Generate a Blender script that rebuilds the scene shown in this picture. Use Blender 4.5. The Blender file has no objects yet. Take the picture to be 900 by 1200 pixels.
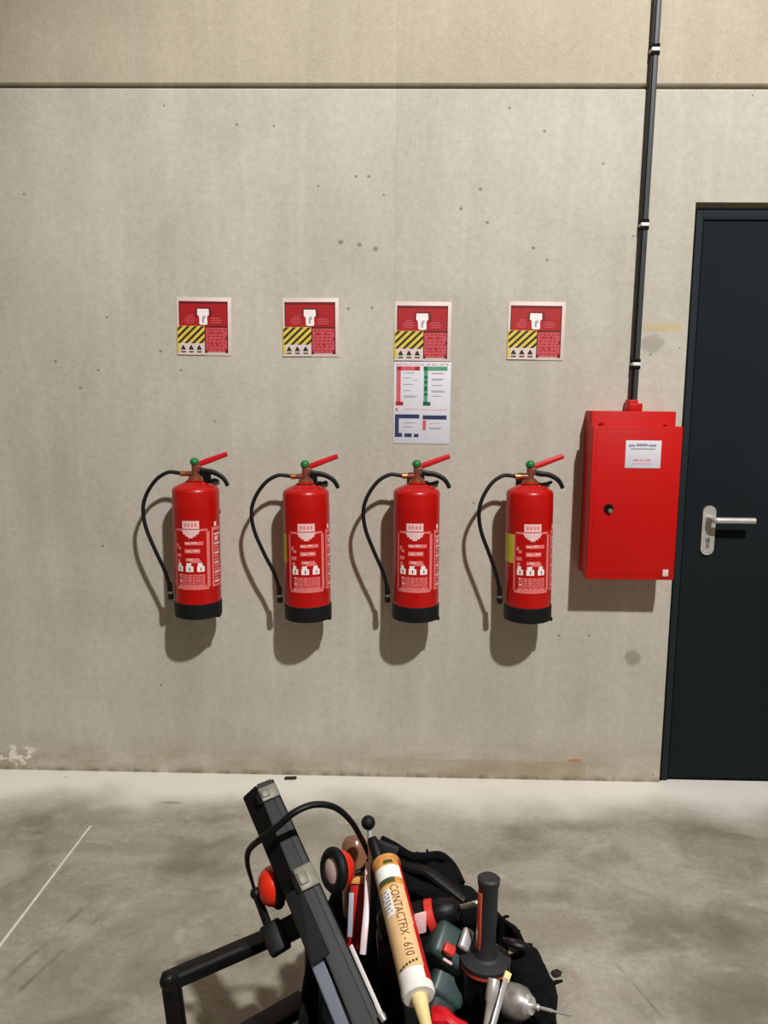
import bpy, bmesh, math, random
from mathutils import Vector, Matrix, noise
random.seed(4)
V = Vector
COL = bpy.context.scene.collection
SC = bpy.context.scene

# ------------------------------------------------------------ camera, world, lights, exposure
PITCH, YAW, ROLL, CH, CD, FPX = 0.13975, -0.0204, 0.0098, 1.4513, 2.847, 901.0
FW = V((math.sin(YAW)*math.cos(PITCH), math.cos(YAW)*math.cos(PITCH), -math.sin(PITCH)))
_r = FW.cross(V((0, 0, 1))).normalized(); _u = _r.cross(FW)
RT = _r*math.cos(ROLL) + _u*math.sin(ROLL)
UP = -_r*math.sin(ROLL) + _u*math.cos(ROLL)
EYE = V((0, -CD, CH))
cd = bpy.data.cameras.new('camera'); cam = bpy.data.objects.new('camera', cd); COL.objects.link(cam)
cd.sensor_fit = 'HORIZONTAL'; cd.sensor_width = 36; cd.lens = 36*FPX/900; cd.clip_start = .05
cam.matrix_world = Matrix(((RT.x, UP.x, -FW.x, EYE.x), (RT.y, UP.y, -FW.y, EYE.y), (RT.z, UP.z, -FW.z, EYE.z), (0, 0, 0, 1)))
SC.camera = cam

w = bpy.data.worlds.new('hall_air'); SC.world = w; w.use_nodes = True
w.node_tree.nodes['Background'].inputs[0].default_value = (1.0, .81, .57, 1)
w.node_tree.nodes['Background'].inputs[1].default_value = .155

def lamp(name, loc, aim, power, radius, color):
    l = bpy.data.lights.new(name, 'SPOT'); l.energy = power; l.shadow_soft_size = radius; l.color = color
    l.spot_size = math.radians(71); l.spot_blend = .66
    o = bpy.data.objects.new(name, l); o.location = loc; COL.objects.link(o)
    o.rotation_euler = (V(aim)-V(loc)).to_track_quat('-Z', 'Y').to_euler()
lamp('high_bay_lamp', (1.4, -4.0, 5.0), (.85, 0, 1.42), 1260, .09, (1.0, 1.0, .985))

SC.view_settings.view_transform = 'Standard'; SC.view_settings.look = 'None'
SC.view_settings.exposure = 0.0; SC.view_settings.gamma = 1; SC.view_settings.use_curve_mapping = False

def PD(px, py, d):                       # point seen at a pixel, d metres along the optical axis
    return EYE + (FW + RT*((px-450)/FPX) - UP*((py-600)/FPX))*d
def PZ(px, py, z):
    d = FW + RT*((px-450)/FPX) - UP*((py-600)/FPX)
    return EYE + d*((z-CH)/d.z)

# ------------------------------------------------------------ materials
def srgb(r, g, b):
    f = lambda c: (c/255/12.92) if c <= 10 else ((c/255+.055)/1.055)**2.4
    return (f(r), f(g), f(b), 1)
def mat(name, col, rough=.5, metal=0.0, var=.12, scale=25, bump=0.0, spec=.5, alpha=None, trans=0, bscale=None):
    m = bpy.data.materials.new(name); m.use_nodes = True
    nt = m.node_tree; N = nt.nodes; L = nt.links; b = N['Principled BSDF']
    tc = N.new('ShaderNodeTexCoord'); nz = N.new('ShaderNodeTexNoise'); nz.inputs['Scale'].default_value = scale
    nz.inputs['Detail'].default_value = 4
    L.new(tc.outputs['Object'], nz.inputs['Vector'])
    mr = N.new('ShaderNodeMapRange'); mr.inputs[1].default_value = .3; mr.inputs[2].default_value = .7
    mr.inputs[3].default_value = 1-var; mr.inputs[4].default_value = 1+var
    L.new(nz.outputs['Fac'], mr.inputs[0])
    vm = N.new('ShaderNodeVectorMath'); vm.operation = 'SCALE'; vm.inputs[0].default_value = col[:3]
    L.new(mr.outputs[0], vm.inputs['Scale']); L.new(vm.outputs[0], b.inputs['Base Color'])
    b.inputs['Roughness'].default_value = rough; b.inputs['Metallic'].default_value = metal
    b.inputs['Specular IOR Level'].default_value = spec
    if trans: b.inputs['Transmission Weight'].default_value = trans
    if bump:
        n2 = N.new('ShaderNodeTexNoise'); n2.inputs['Scale'].default_value = bscale or scale*4; n2.inputs['Detail'].default_value = 5
        L.new(tc.outputs['Object'], n2.inputs['Vector'])
        bp = N.new('ShaderNodeBump'); bp.inputs['Strength'].default_value = bump; bp.inputs['Distance'].default_value = .004
        L.new(n2.outputs['Fac'], bp.inputs['Height']); L.new(bp.outputs[0], b.inputs['Normal'])
    return m

class NB:                                 # tiny node-building helper for the concrete
    def __init__(s, name):
        s.m = bpy.data.materials.new(name); s.m.use_nodes = True
        s.t = s.m.node_tree; s.b = s.t.nodes['Principled BSDF']
        s.tc = s.n('TexCoord').outputs['Object']
        sx = s.n('SeparateXYZ'); s.l(s.tc, sx.inputs[0]); s.x, s.y, s.z = sx.outputs
    def n(s, k): return s.t.nodes.new('ShaderNode'+k)
    def l(s, a, b): s.t.links.new(a, b)
    def noise(s, scale, stretch=(1, 1, 1), detail=5, dist=0, off=(0, 0, 0), rough=.55):
        mp = s.n('Mapping'); mp.inputs['Scale'].default_value = stretch; mp.inputs['Location'].default_value = off
        s.l(s.tc, mp.inputs[0])
        z = s.n('TexNoise'); z.inputs['Scale'].default_value = scale; z.inputs['Detail'].default_value = detail
        z.inputs['Distortion'].default_value = dist; z.inputs['Roughness'].default_value = rough
        s.l(mp.outputs[0], z.inputs['Vector']); return z.outputs['Fac']
    def rng(s, v, a, b, c=0., d=1., smooth=False):
        r = s.n('MapRange')
        if smooth: r.interpolation_type = 'SMOOTHSTEP'
        s.l(v, r.inputs[0])
        for i, q in enumerate((a, b, c, d)): r.inputs[i+1].default_value = q
        return r.outputs[0]
    def math(s, op, a, b=None):
        m = s.n('Math'); m.operation = op
        for i, q in enumerate((a, b)):
            if q is None: continue
            if isinstance(q, (int, float)): m.inputs[i].default_value = q
            else: s.l(q, m.inputs[i])
        return m.outputs[0]
    def mix(s, f, a, b, mode='MIX'):
        m = s.n('Mix'); m.data_type = 'RGBA'; m.blend_type = mode
        for i, q in ((0, f), (6, a), (7, b)):
            if isinstance(q, (int, float)): m.inputs[i].default_value = q
            elif isinstance(q, tuple): m.inputs[i].default_value = q
            else: s.l(q, m.inputs[i])
        return m.outputs[2]
    def ellipse(s, cx, cy, rx, ry, axes='xz', soft=.4, wob=0.0):
        a = s.x; b = s.z if axes == 'xz' else s.y
        dx = s.math('DIVIDE', s.math('SUBTRACT', a, cx), rx); dy = s.math('DIVIDE', s.math('SUBTRACT', b, cy), ry)
        d = s.math('SQRT', s.math('ADD', s.math('MULTIPLY', dx, dx), s.math('MULTIPLY', dy, dy)))
        if wob: d = s.math('ADD', d, s.math('MULTIPLY', s.math('SUBTRACT', s.noise(22), .5), wob))
        return s.rng(d, 1-soft, 1+soft*.2, 1, 0, True)
    def spots(s, scale, size, keep, off=(0, 0, 0)):
        mp = s.n('Mapping'); mp.inputs['Location'].default_value = off; s.l(s.tc, mp.inputs[0])
        v = s.n('TexVoronoi'); v.inputs['Scale'].default_value = scale; s.l(mp.outputs[0], v.inputs['Vector'])
        sc = s.n('SeparateColor'); s.l(v.outputs['Color'], sc.inputs[0])
        d = s.rng(v.outputs['Distance'], size*.5, size, 1, 0, True)
        return s.math('MULTIPLY', d, s.math('GREATER_THAN', sc.outputs[0], keep))
    def bump(s, h, strength, dist=.003):
        b = s.n('Bump'); b.inputs['Strength'].default_value = strength; b.inputs['Distance'].default_value = dist
        s.l(h, b.inputs['Height']); s.l(b.outputs[0], s.b.inputs['Normal'])

PITS = ((399, 284, .012), (421, 287, .011), (440, 292, .012), (277, 146, .007), (597, 127, .007), (638, 154, .007), (707, 192, .006), (540, 245, .008), (563, 222, .009), (571, 261, .008),
        (625, 291, .008), (641, 305, .007), (417, 207, .007), (432, 207, .007), (408, 362, .007), (436, 361, .007), (125, 372, .006), (188, 412, .007), (115, 434, .007), (212, 434, .006),
        (65, 424, .007), (94, 455, .007), (28, 228, .006), (742, 277, .006), (555, 590, .006), (655, 745, .008), (690, 745, .006), (120, 640, .006), (882, 112, .005), (762, 416, .006))
def wall_mat(name, ca, cb, upper=False):
    k = NB(name)
    c = k.mix(k.rng(k.noise(1.3, dist=.6, off=(3, 1, 0)), .35, .65), ca, cb)
    c = k.mix(k.rng(k.noise(4.5, (1, 1, .35), dist=.4), .4, .75, 0, .30), c, srgb(150, 143, 131))
    st = k.noise(7, (2.2, 1, .12), detail=6)
    c = k.mix(k.rng(st, .5, .75, 0, .15), c, srgb(232, 228, 218))
    c = k.mix(k.rng(k.noise(38, detail=6, rough=.7), .36, .64, .0, .20), c, srgb(128, 120, 106))
    c = k.mix(k.rng(k.noise(120, detail=3), .45, .75, .0, .25), c, srgb(215, 209, 196))
    if not upper:
        pit = k.math('MAXIMUM', k.spots(5.2, .05, .80), k.spots(13, .07, .9, (4.3, 0, 1.7)))
        def wp(px, py):
            d = FW + RT*((px-450)/FPX) - UP*((py-600)/FPX); q = EYE + d*(CD/d.y); return q.x, q.z
        for (px, py, r) in PITS:
            x, z = wp(px, py); pit = k.math('MAXIMUM', pit, k.ellipse(x, z, r, r*.85, soft=.6))
        c = k.mix(k.math('MULTIPLY', pit, .62), c, srgb(98, 90, 76))
        c = k.mix(k.math('MULTIPLY', k.ellipse(.895, .5, .034, .034, wob=.9), .6), c, srgb(125, 120, 112))
        c = k.mix(k.math('MULTIPLY', k.ellipse(.90, 1.675, .05, .035, wob=.9), .45), c, srgb(135, 130, 120))
        yel = k.math('MULTIPLY', k.math('MULTIPLY', k.rng(k.x, .86, .875), k.rng(k.x, 1.0, 1.02, 1, 0)),
                     k.math('MULTIPLY', k.rng(k.z, 1.715, 1.722), k.rng(k.z, 1.745, 1.752, 1, 0)))
        c = k.mix(k.math('MULTIPLY', yel, .38), c, srgb(200, 172, 95))
        c = k.mix(k.math('MULTIPLY', k.ellipse(.69, .082, .038, .008, wob=1.1), .8), c, srgb(205, 110, 78))
        grime = k.math('MULTIPLY', k.rng(k.z, .02, .22, 1, 0, True), k.rng(k.noise(6, (1, 1, 2.2)), .35, .62, .25, 1))
        c = k.mix(k.math('MULTIPLY', grime, .55), c, srgb(138, 124, 98))
        patch = k.math('MULTIPLY', k.rng(k.z, .075, .08, 1, 0), k.math('MULTIPLY', k.rng(k.x, .735, .74, 1, 0), k.rng(k.x, -.4, .5, .0, 1)))
        c = k.mix(k.math('MULTIPLY', patch, .4), c, srgb(150, 133, 104))
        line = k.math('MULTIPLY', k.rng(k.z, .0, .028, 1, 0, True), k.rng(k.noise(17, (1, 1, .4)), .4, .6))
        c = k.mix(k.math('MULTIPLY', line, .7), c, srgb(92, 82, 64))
        chip = k.math('MULTIPLY', k.ellipse(-1.50, .06, .10, .05, wob=.8), k.rng(k.noise(30), .5, .58))
        c = k.mix(k.math('MULTIPLY', chip, .8), c, srgb(235, 230, 215))
    k.l(c, k.b.inputs['Base Color']); k.b.inputs['Roughness'].default_value = .86
    k.b.inputs['Specular IOR Level'].default_value = .25
    h = k.math('ADD', k.noise(60, detail=6), k.math('MULTIPLY', k.noise(220, detail=3), .5))
    if not upper: h = k.math('SUBTRACT', h, pit)
    k.bump(h, .35, .003)
    return k.m
M_WL = wall_mat('precast_concrete', srgb(194, 186, 172), srgb(210, 203, 190))
M_WU = wall_mat('precast_concrete_upper', srgb(184, 172, 150), srgb(197, 185, 163), True)

def floor_mat():
    k = NB('power_floated_concrete')
    c = k.mix(k.rng(k.noise(1.7, (1, 1.1, 1), dist=1.0, off=(1, 2, 0)), .36, .62), srgb(152, 144, 129), srgb(186, 179, 166))
    c = k.mix(k.rng(k.noise(3.4, (1, 1, 1), dist=1.1, off=(7, 0, 0)), .48, .68, 0, .60), c, srgb(118, 110, 95))
    c = k.mix(k.rng(k.noise(7.5, (.8, 1.15, 1), dist=.8), .54, .72, 0, .45), c, srgb(208, 202, 192))
    c = k.mix(k.rng(k.noise(55, detail=8, rough=.78), .38, .64, 0, .34), c, srgb(105, 98, 84))
    # pale strip along the foot of the wall, edge wavering with noise
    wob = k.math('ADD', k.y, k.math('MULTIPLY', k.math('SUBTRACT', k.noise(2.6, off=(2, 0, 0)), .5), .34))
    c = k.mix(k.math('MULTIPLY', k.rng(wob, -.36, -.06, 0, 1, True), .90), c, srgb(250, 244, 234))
    for (x, y, rx, ry, f) in ((.62, -.33, .20, .05, .35), (.95, -.85, .35, .10, .35), (.8, -1.15, .24, .10, .40), (.4, -.72, .33, .05, .35), (-.82, -.23, .055, .012, .5), (-.62, -.62, .22, .06, .42),
                              (-.95, -.75, .25, .16, .25), (-.35, -1.0, .15, .1, .2)):
        c = k.mix(k.math('MULTIPLY', k.ellipse(x, y, rx, ry, 'xy', .9, 1.3), f), c, srgb(100, 92, 76))
    sp = k.spots(14, .09, .93)
    c = k.mix(k.math('MULTIPLY', sp, .5), c, srgb(80, 72, 60))
    # long thin scuff marks
    for (x0, y0, sl, wd, a, b) in ((-.92, -.9, -.30, .008, -1.6, -.75), (-.85, -.9, -.32, .006, -1.7, -.8), (.62, -1.1, .35, .004, -1.6, -.95)):
        e = k.math('ABSOLUTE', k.math('SUBTRACT', k.math('SUBTRACT', k.x, x0), k.math('MULTIPLY', k.math('SUBTRACT', k.y, y0), -sl)))
        mk = k.math('MULTIPLY', k.rng(e, wd*.4, wd*1.6, 1, 0), k.math('MULTIPLY', k.rng(k.y, b-.1, b, 1, 0), k.rng(k.noise(9), .42, .6)))
        c = k.mix(k.math('MULTIPLY', mk, .5), c, srgb(85, 78, 66))
    k.l(c, k.b.inputs['Base Color'])
    k.l(k.rng(k.noise(3, off=(5, 5, 0)), .3, .7, .38, .60), k.b.inputs['Roughness'])
    k.b.inputs['Specular IOR Level'].default_value = .5
    k.bump(k.noise(90, detail=5), .12, .002)
    return k.m
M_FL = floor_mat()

RED = mat('red_enamel', srgb(188, 8, 3), .34, var=.05, scale=8)
CABRED = mat('red_powder_coat', srgb(196, 17, 13), .5, spec=.22, var=.05, scale=5)
CABDARK = mat('dark_seam', srgb(70, 10, 8), .6)
LEVER = mat('red_lever_paint', srgb(205, 18, 30), .4, var=.06)
SKIRT = mat('black_rubber', srgb(15, 15, 17), .6, bump=.1, spec=.3)
RUB = mat('hose_rubber', srgb(11, 11, 11), .5, spec=.35)
BRASS = mat('brass', srgb(196, 140, 84), .35, .85)
VALVE = mat('valve_body', srgb(150, 82, 66), .4, .5)
GREEN = mat('green_plastic', srgb(26, 122, 62), .4)
STEEL = mat('bright_steel', srgb(205, 203, 200), .32, .6, var=.08)
ALU = mat('aluminium', srgb(158, 164, 182), .38, .5, var=.12, scale=9)
SATIN = mat('satin_stainless', srgb(206, 202, 196), .45, .55, var=.10, scale=60)
SATIN_D = mat('worn_stainless', srgb(150, 146, 142), .45, .5, var=.25, scale=70)
PINK = mat('label_pink', srgb(233, 120, 118), .5, var=.10, scale=220)
PALE = mat('label_pale', srgb(240, 196, 196), .5, var=.10, scale=240)
LWHITE = mat('label_white', srgb(250, 240, 236), .5, var=.04)
YELT = mat('yellow_tag', srgb(200, 196, 40), .5)
SWHITE = mat('sign_board_white', srgb(222, 203, 194), .5, var=.03)
SRED = mat('sign_red', srgb(172, 22, 28), .45, var=.07, scale=40)
SDARK = mat('sign_dark_red', srgb(105, 2, 12), .5)
SPINK = mat('sign_pink_red', srgb(200, 76, 84), .5, var=.08, scale=90)
SYEL = mat('sign_yellow', srgb(226, 196, 70), .5)
SBLK = mat('sign_black', srgb(36, 30, 22), .6)
PWHITE = mat('paper_white', srgb(218, 216, 224), .5, var=.02)
PRED = mat('print_red', srgb(210, 88, 98), .5)
PDRED = mat('print_deep_red', srgb(170, 14, 36), .5)
PGRN = mat('print_green', srgb(86, 158, 122), .5)
PDGRN = mat('print_deep_green', srgb(12, 92, 56), .5)
PBLU = mat('print_navy', srgb(40, 50, 92), .5)
PGRY = mat('print_grey', srgb(150, 152, 162), .5)
PPNK = mat('print_rose', srgb(224, 150, 160), .5)
ANTH = mat('anthracite_paint', srgb(29, 35, 38), .85, var=.05, scale=4, spec=.08)
ANTHF = mat('anthracite_frame', srgb(33, 40, 44), .7, var=.05, scale=4, spec=.15)
GAP = mat('black_gasket', srgb(5, 5, 6), .8, spec=.2)
TRUNK = mat('dark_grey_conduit', srgb(60, 64, 66), .5, var=.1)
CLIP = mat('white_clip', srgb(228, 226, 222), .5)
BLK = mat('black_plastic', srgb(12, 12, 12), .5, spec=.3, var=.2, scale=30, bump=.08)
BLK2 = mat('charcoal_plastic', srgb(17, 17, 16), .55, spec=.3, var=.15, scale=30, bump=.08)
FAB = mat('black_fabric', srgb(13, 13, 14), .95, spec=.15, var=.5, scale=40, bump=.9, bscale=120)
ORNG = mat('orange_red_shell', srgb(222, 44, 18), .3, var=.04)
FOAM = mat('pinkish_foam', srgb(238, 206, 198), .8, var=.10, scale=60)
TEAL = mat('dark_teal_casing', srgb(46, 66, 64), .45, var=.15, scale=30)
TRED = mat('tool_red', srgb(205, 52, 42), .4, var=.08)
TORNG = mat('tool_orange', srgb(190, 78, 52), .45)
TGRIP = mat('grey_soft_grip', srgb(36, 37, 38), .6, bump=.15)
AMBER = mat('amber_bottle', srgb(158, 112, 84), .25, trans=.35)
TAPE = mat('grey_beige_metal', srgb(118, 114, 100), .5, .2, var=.2, scale=60)
CREAM = mat('cream_nozzle', srgb(232, 212, 150), .45)
TAN = mat('tube_peach', srgb(232, 190, 138), .4, var=.07, scale=60)
TGOLD = mat('tube_gold', srgb(214, 150, 78), .4, var=.15, scale=90)
TWH = mat('tube_white', srgb(246, 240, 234), .4)
TRD = mat('tube_red', srgb(200, 22, 24), .4)
TDK = mat('tube_ink', srgb(72, 34, 24), .5)
TOLV = mat('tube_olive', srgb(70, 78, 40), .5)
PRULE = mat('pinkish_white_plastic', srgb(236, 214, 216), .4)
CREASE = mat('joint_filler', srgb(226, 220, 206), .7, var=.15, scale=50)
DEB = mat('dark_debris', srgb(34, 28, 22), .8)
GRYF = mat('grey_strap', srgb(122, 112, 98), .8, var=.15, bump=.3)

# ------------------------------------------------------------ mesh helpers
def frame_of(axis, hint=V((0, 0, 1))):
    a = axis.normalized()
    if abs(a.dot(hint)) > .98: hint = V((1, 0, 0))
    s = a.cross(hint).normalized(); n = s.cross(a)
    return a, s, n
class MB:
    def __init__(s): s.bm = bmesh.new(); s.mi = 0
    def box(s, c, size, bev=0.0, R=None, seg=2):
        b2 = bmesh.new(); bmesh.ops.create_cube(b2, size=1)
        for v in b2.verts: v.co = V((v.co.x*size[0], v.co.y*size[1], v.co.z*size[2]))
        if bev: bmesh.ops.bevel(b2, geom=b2.edges[:], offset=bev, segments=seg, profile=.5, affect='EDGES')
        for v in b2.verts: v.co = (R @ v.co if R else v.co) + V(c)
        s._add(b2); return s
    def bx(s, x0, x1, y0, y1, z0, z1, bev=0.0):
        return s.box(((x0+x1)/2, (y0+y1)/2, (z0+z1)/2), (x1-x0, y1-y0, z1-z0), bev)
    def _add(s, b2):
        for f in b2.faces: f.material_index = s.mi
        me = bpy.data.meshes.new('t'); b2.to_mesh(me); b2.free(); s.bm.from_mesh(me); bpy.data.meshes.remove(me)
    def beam(s, p0, p1, wd, th, up=V((0, 0, 1)), bev=.002):
        a, sd, n = frame_of(p1-p0, up)
        R = Matrix((sd, n, a)).transposed()
        return s.box((p0+p1)/2, (wd, th, (p1-p0).length), bev, R)
    def lathe(s, prof, o, axis, seg=32, cap=True):          # prof: (r, t)
        a, sd, n = frame_of(axis)
        rings = []
        for r, t in prof:
            rings.append([s.bm.verts.new(o + a*t + (sd*math.cos(k*math.tau/seg) + n*math.sin(k*math.tau/seg))*r) for k in range(seg)])
        for i in range(len(rings)-1):
            for k in range(seg):
                f = s.bm.faces.new((rings[i][k], rings[i][(k+1) % seg], rings[i+1][(k+1) % seg], rings[i+1][k])); f.material_index = s.mi
        if cap:
            for rg, rev in ((rings[0], True), (rings[-1], False)):
                f = s.bm.faces.new(rg[::-1] if rev else rg); f.material_index = s.mi
        return s
    def cyl(s, p0, p1, r0, r1=None, seg=24, ch=.0):
        r1 = r0 if r1 is None else r1; L = (p1-p0).length
        pr = [(r0, 0), (r1, L)] if not ch else [(r0-ch, 0), (r0, ch), (r1, L-ch), (r1-ch, L)]
        return s.lathe(pr, p0, p1-p0, seg)
    def tube(s, pts, rad, seg=12, smooth=4, flat=1.0):
        P = [V(p) for p in pts]; rr = rad if isinstance(rad, (list, tuple)) else [rad]*len(P)
        Q = []; RR = []
        for i in range(len(P)-1):
            p0 = P[max(i-1, 0)]; p1 = P[i]; p2 = P[i+1]; p3 = P[min(i+2, len(P)-1)]
            for k in range(smooth):
                t = k/smooth
                Q.append(.5*((2*p1)+(p2-p0)*t+(2*p0-5*p1+4*p2-p3)*t*t+(3*p1-p0-3*p2+p3)*t**3)); RR.append(rr[i]*(1-t)+rr[i+1]*t)
        Q.append(P[-1]); RR.append(rr[-1])
        rings = []; pn = None
        for i, q in enumerate(Q):
            a = (Q[min(i+1, len(Q)-1)]-Q[max(i-1, 0)]).normalized()
            if pn is None: _, sd, n = frame_of(a)
            else: n = (pn - a*pn.dot(a)).normalized(); sd = a.cross(n)
            pn = n
            rings.append([s.bm.verts.new(q + (sd*math.cos(k*math.tau/seg)+n*math.sin(k*math.tau/seg)*flat)*RR[i]) for k in range(seg)])
        for i in range(len(rings)-1):
            for k in range(seg):
                s.bm.faces.new((rings[i][k], rings[i][(k+1) % seg], rings[i+1][(k+1) % seg], rings[i+1][k])).material_index = s.mi
        s.bm.faces.new(rings[0][::-1]).material_index = s.mi; s.bm.faces.new(rings[-1]).material_index = s.mi
        return s
    def torus(s, c, axis, R, r, seg=36, ms=12, R2=None):
        a, sd, n = frame_of(axis); R2 = R2 or R
        rings = []
        for i in range(seg):
            t = i*math.tau/seg; d = sd*math.cos(t)*R + n*math.sin(t)*R2; dn = d.normalized()
            rings.append([s.bm.verts.new(c + d + (dn*math.cos(j*math.tau/ms) + a*math.sin(j*math.tau/ms))*r) for j in range(ms)])
        for i in range(seg):
            for j in range(ms):
                A, B = rings[i], rings[(i+1) % seg]
                s.bm.faces.new((A[j], B[j], B[(j+1) % ms], A[(j+1) % ms])).material_index = s.mi
        return s
    def ball(s, c, r, sc=(1, 1, 1), u=20):
        b2 = bmesh.new(); bmesh.ops.create_uvsphere(b2, u_segments=u, v_segments=u//2, radius=r)
        for v in b2.verts: v.co = V((v.co.x*sc[0], v.co.y*sc[1], v.co.z*sc[2])) + V(c)
        s._add(b2); return s
    def prism(s, poly, depth_vec):                             # poly: list of 3D points
        A = [s.bm.verts.new(V(p)) for p in poly]; B = [s.bm.verts.new(V(p)+V(depth_vec)) for p in poly]
        n = len(A)
        s.bm.faces.new(A[::-1]).material_index = s.mi; s.bm.faces.new(B).material_index = s.mi
        for i in range(n): s.bm.faces.new((A[i], A[(i+1) % n], B[(i+1) % n], B[i])).material_index = s.mi
        return s
    def loft(s, sec0, sec1):
        A = [s.bm.verts.new(V(p)) for p in sec0]; B = [s.bm.verts.new(V(p)) for p in sec1]; n = len(A)
        s.bm.faces.new(A[::-1]); s.bm.faces.new(B)
        for i in range(n): s.bm.faces.new((A[i], A[(i+1) % n], B[(i+1) % n], B[i]))
        return s
    def mesh(s, name, mats, off=None, ang=35):
        bmesh.ops.recalc_face_normals(s.bm, faces=s.bm.faces[:])
        if off is not None:
            for v in s.bm.verts: v.co -= off
        me = bpy.data.meshes.new(name); s.bm.to_mesh(me); s.bm.free()
        for m in (mats if isinstance(mats, (list, tuple)) else [mats]): me.materials.append(m)
        for p in me.polygons: p.use_smooth = True
        me.set_sharp_from_angle(angle=math.radians(ang))
        return me
def obj(name, me, parent=None, loc=None):
    o = bpy.data.objects.new(name, me); COL.objects.link(o)
    if parent: o.parent = parent
    if loc is not None: o.location = loc
    return o
def tag(o, label, cat, group=None):
    o['label'] = label; o['category'] = cat
    if group: o['group'] = group
    return o
def thing(name, label, cat, loc=(0, 0, 0), group=None):
    o = bpy.data.objects.new(name, None); o.empty_display_size = .05; COL.objects.link(o); o.location = loc
    return tag(o, label, cat, group)
def struct(o): o['kind'] = 'structure'; return o
def wpart(t, name, mb, mats, ang=35):                       # part built in world coordinates under thing t
    return obj(name, mb.mesh(name, mats, V(t.location), ang), t)
def single(name, label, cat, mb, mats, loc, group=None):
    o = obj(name, mb.mesh(name, mats, V(loc)), None, loc); return tag(o, label, cat, group)

# ------------------------------------------------------------ setting: floor, wall, door
WX0, WX1 = -6.0, 6.0
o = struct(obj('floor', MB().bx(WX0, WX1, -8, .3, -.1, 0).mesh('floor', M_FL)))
obj('saw_cut_joint', MB().prism([(-1.048, -.392, -.002), (-1.055, -.392, -.002), (-1.088, -2.9, -.002), (-1.074, -2.9, -.002)], (0, 0, .0025)).mesh('saw_cut_joint', CREASE), o)
DX0, DX1, DZ = 1.026, 2.11, 2.163
DT = 2.146
JZ, JG, VS = 2.543, .006, -.026
wall = struct(obj('wall_back', MB().bx(WX0, 1.02, .2, .26, 0, 5.5).bx(2.12, WX1, .2, .26, 0, 5.5).bx(1.02, 2.12, .2, .26, 2.17, 5.5).mesh('wall_back', M_WL)))
def panel(poly, m):
    b = MB(); b.prism([(x, 0, z) for x, z in poly], (0, .195, 0))
    fr = [e for e in b.bm.edges if all(abs(v.co.y) < 1e-6 for v in e.verts)]
    bmesh.ops.recalc_face_normals(b.bm, faces=b.bm.faces[:])
    bmesh.ops.bevel(b.bm, geom=fr, offset=.0035 if m is M_WU else .004, segments=1, affect='EDGES')
    obj('concrete_panel', b.mesh('concrete_panel', m, ang=10), wall)
g = .0006
def panel2(poly, m, ch_top=.0, ch_bot=.0):
    # flat panel whose horizontal joint edge is chamfered back
    b = MB(); zt = max(z for _, z in poly); zb = min(z for _, z in poly)
    b.prism([(x, 0, z) for x, z in poly], (0, .195, 0))
    def ed(z): return [e for e in b.bm.edges if all(abs(v.co.y) < 1e-6 and abs(v.co.z-z) < 1e-6 for v in e.verts)]
    if ch_top: bmesh.ops.bevel(b.bm, geom=ed(zt), offset=ch_top, segments=1, affect='EDGES')
    if ch_bot: bmesh.ops.bevel(b.bm, geom=ed(zb), offset=ch_bot, segments=1, affect='EDGES')
    obj('concrete_panel', b.mesh('concrete_panel', m, ang=10), wall)
panel2([(WX0, 0), (VS-g, 0), (VS-g, JZ-JG), (WX0, JZ-JG)], M_WL, .007)
panel2([(VS+g, 0), (DX0, 0), (DX0, DZ), (DX1, DZ), (DX1, 0), (WX1, 0), (WX1, JZ-JG), (VS+g, JZ-JG)], M_WL, .007)
panel2([(WX0, JZ+JG), (VS-g, JZ+JG), (VS-g, 5.5), (WX0, 5.5)], M_WU, 0, .005)
panel2([(VS+g, JZ+JG), (WX1, JZ+JG), (WX1, 5.5), (VS+g, 5.5)], M_WU, 0, .005)
# door: steel frame and leaf set back in the opening
DY = .020
d = MB(); fw_ = .036
d.bx(DX0+.002, DX0+fw_, DY-.006, DY+.06, 0, DT-.002, .002).bx(DX1-fw_, DX1-.002, DY-.006, DY+.06, 0, DT-.002, .002).bx(DX0+fw_, DX1-fw_, DY-.006, DY+.06, DT-.038, DT-.002, .002)
door = struct(obj('door_1', d.mesh('door_1', ANTHF)))
obj('gasket', MB().bx(DX0+.0005, DX0+.012, DY-.008, DY+.03, 0, DT+.001).bx(DX0+.001, DX1-.001, DY-.009, DY+.03, DT-.004, DT+.0015).bx(DX0+fw_, DX1-fw_, DY+.004, DY+.06, 0, .010).mesh('gasket', GAP), door)
obj('door_leaf', MB().bx(DX0+fw_+.003, DX1-fw_-.003, DY-.002, DY+.05, .012, DT-.042, .003).mesh('door_leaf', ANTH), door)
obj('seam_shadow_gap', MB().bx(DX0+fw_+.001, DX1-fw_-.001, DY+.005, DY+.058, .010, DT-.039).mesh('seam_shadow_gap', GAP), door)
obj('lintel_recess', MB().bx(DX0, DX1, DY, DY+.12, DT+.0015, DZ).mesh('lintel_recess', M_WL), wall)
obj('joint_strip', MB().bx(VS-.004, VS+.004, .0012, .01, 0, JZ-.012).mesh('joint_strip', M_WL), wall)
obj('joint_strip', MB().bx(VS-.004, VS+.004, .0012, .01, JZ+.012, 5.5).mesh('joint_strip', M_WU), wall)
hx, hz0, hz1 = 1.153, .902, 1.088; fy = DY-.002
hd = obj('door_handle', None, door, (hx, fy, 1.041))
hd['label'] = 'brushed steel lever on an oval plate'
b = MB(); n = 20; poly = []
for i in range(n+1): a = math.pi*i/n; poly.append((hx+.0245*math.cos(a), fy, hz1-.0245+.0245*math.sin(a)))
for i in range(n+1): a = math.pi+math.pi*i/n; poly.append((hx+.0245*math.cos(a), fy, hz0+.0245+.0245*math.sin(a)))
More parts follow.
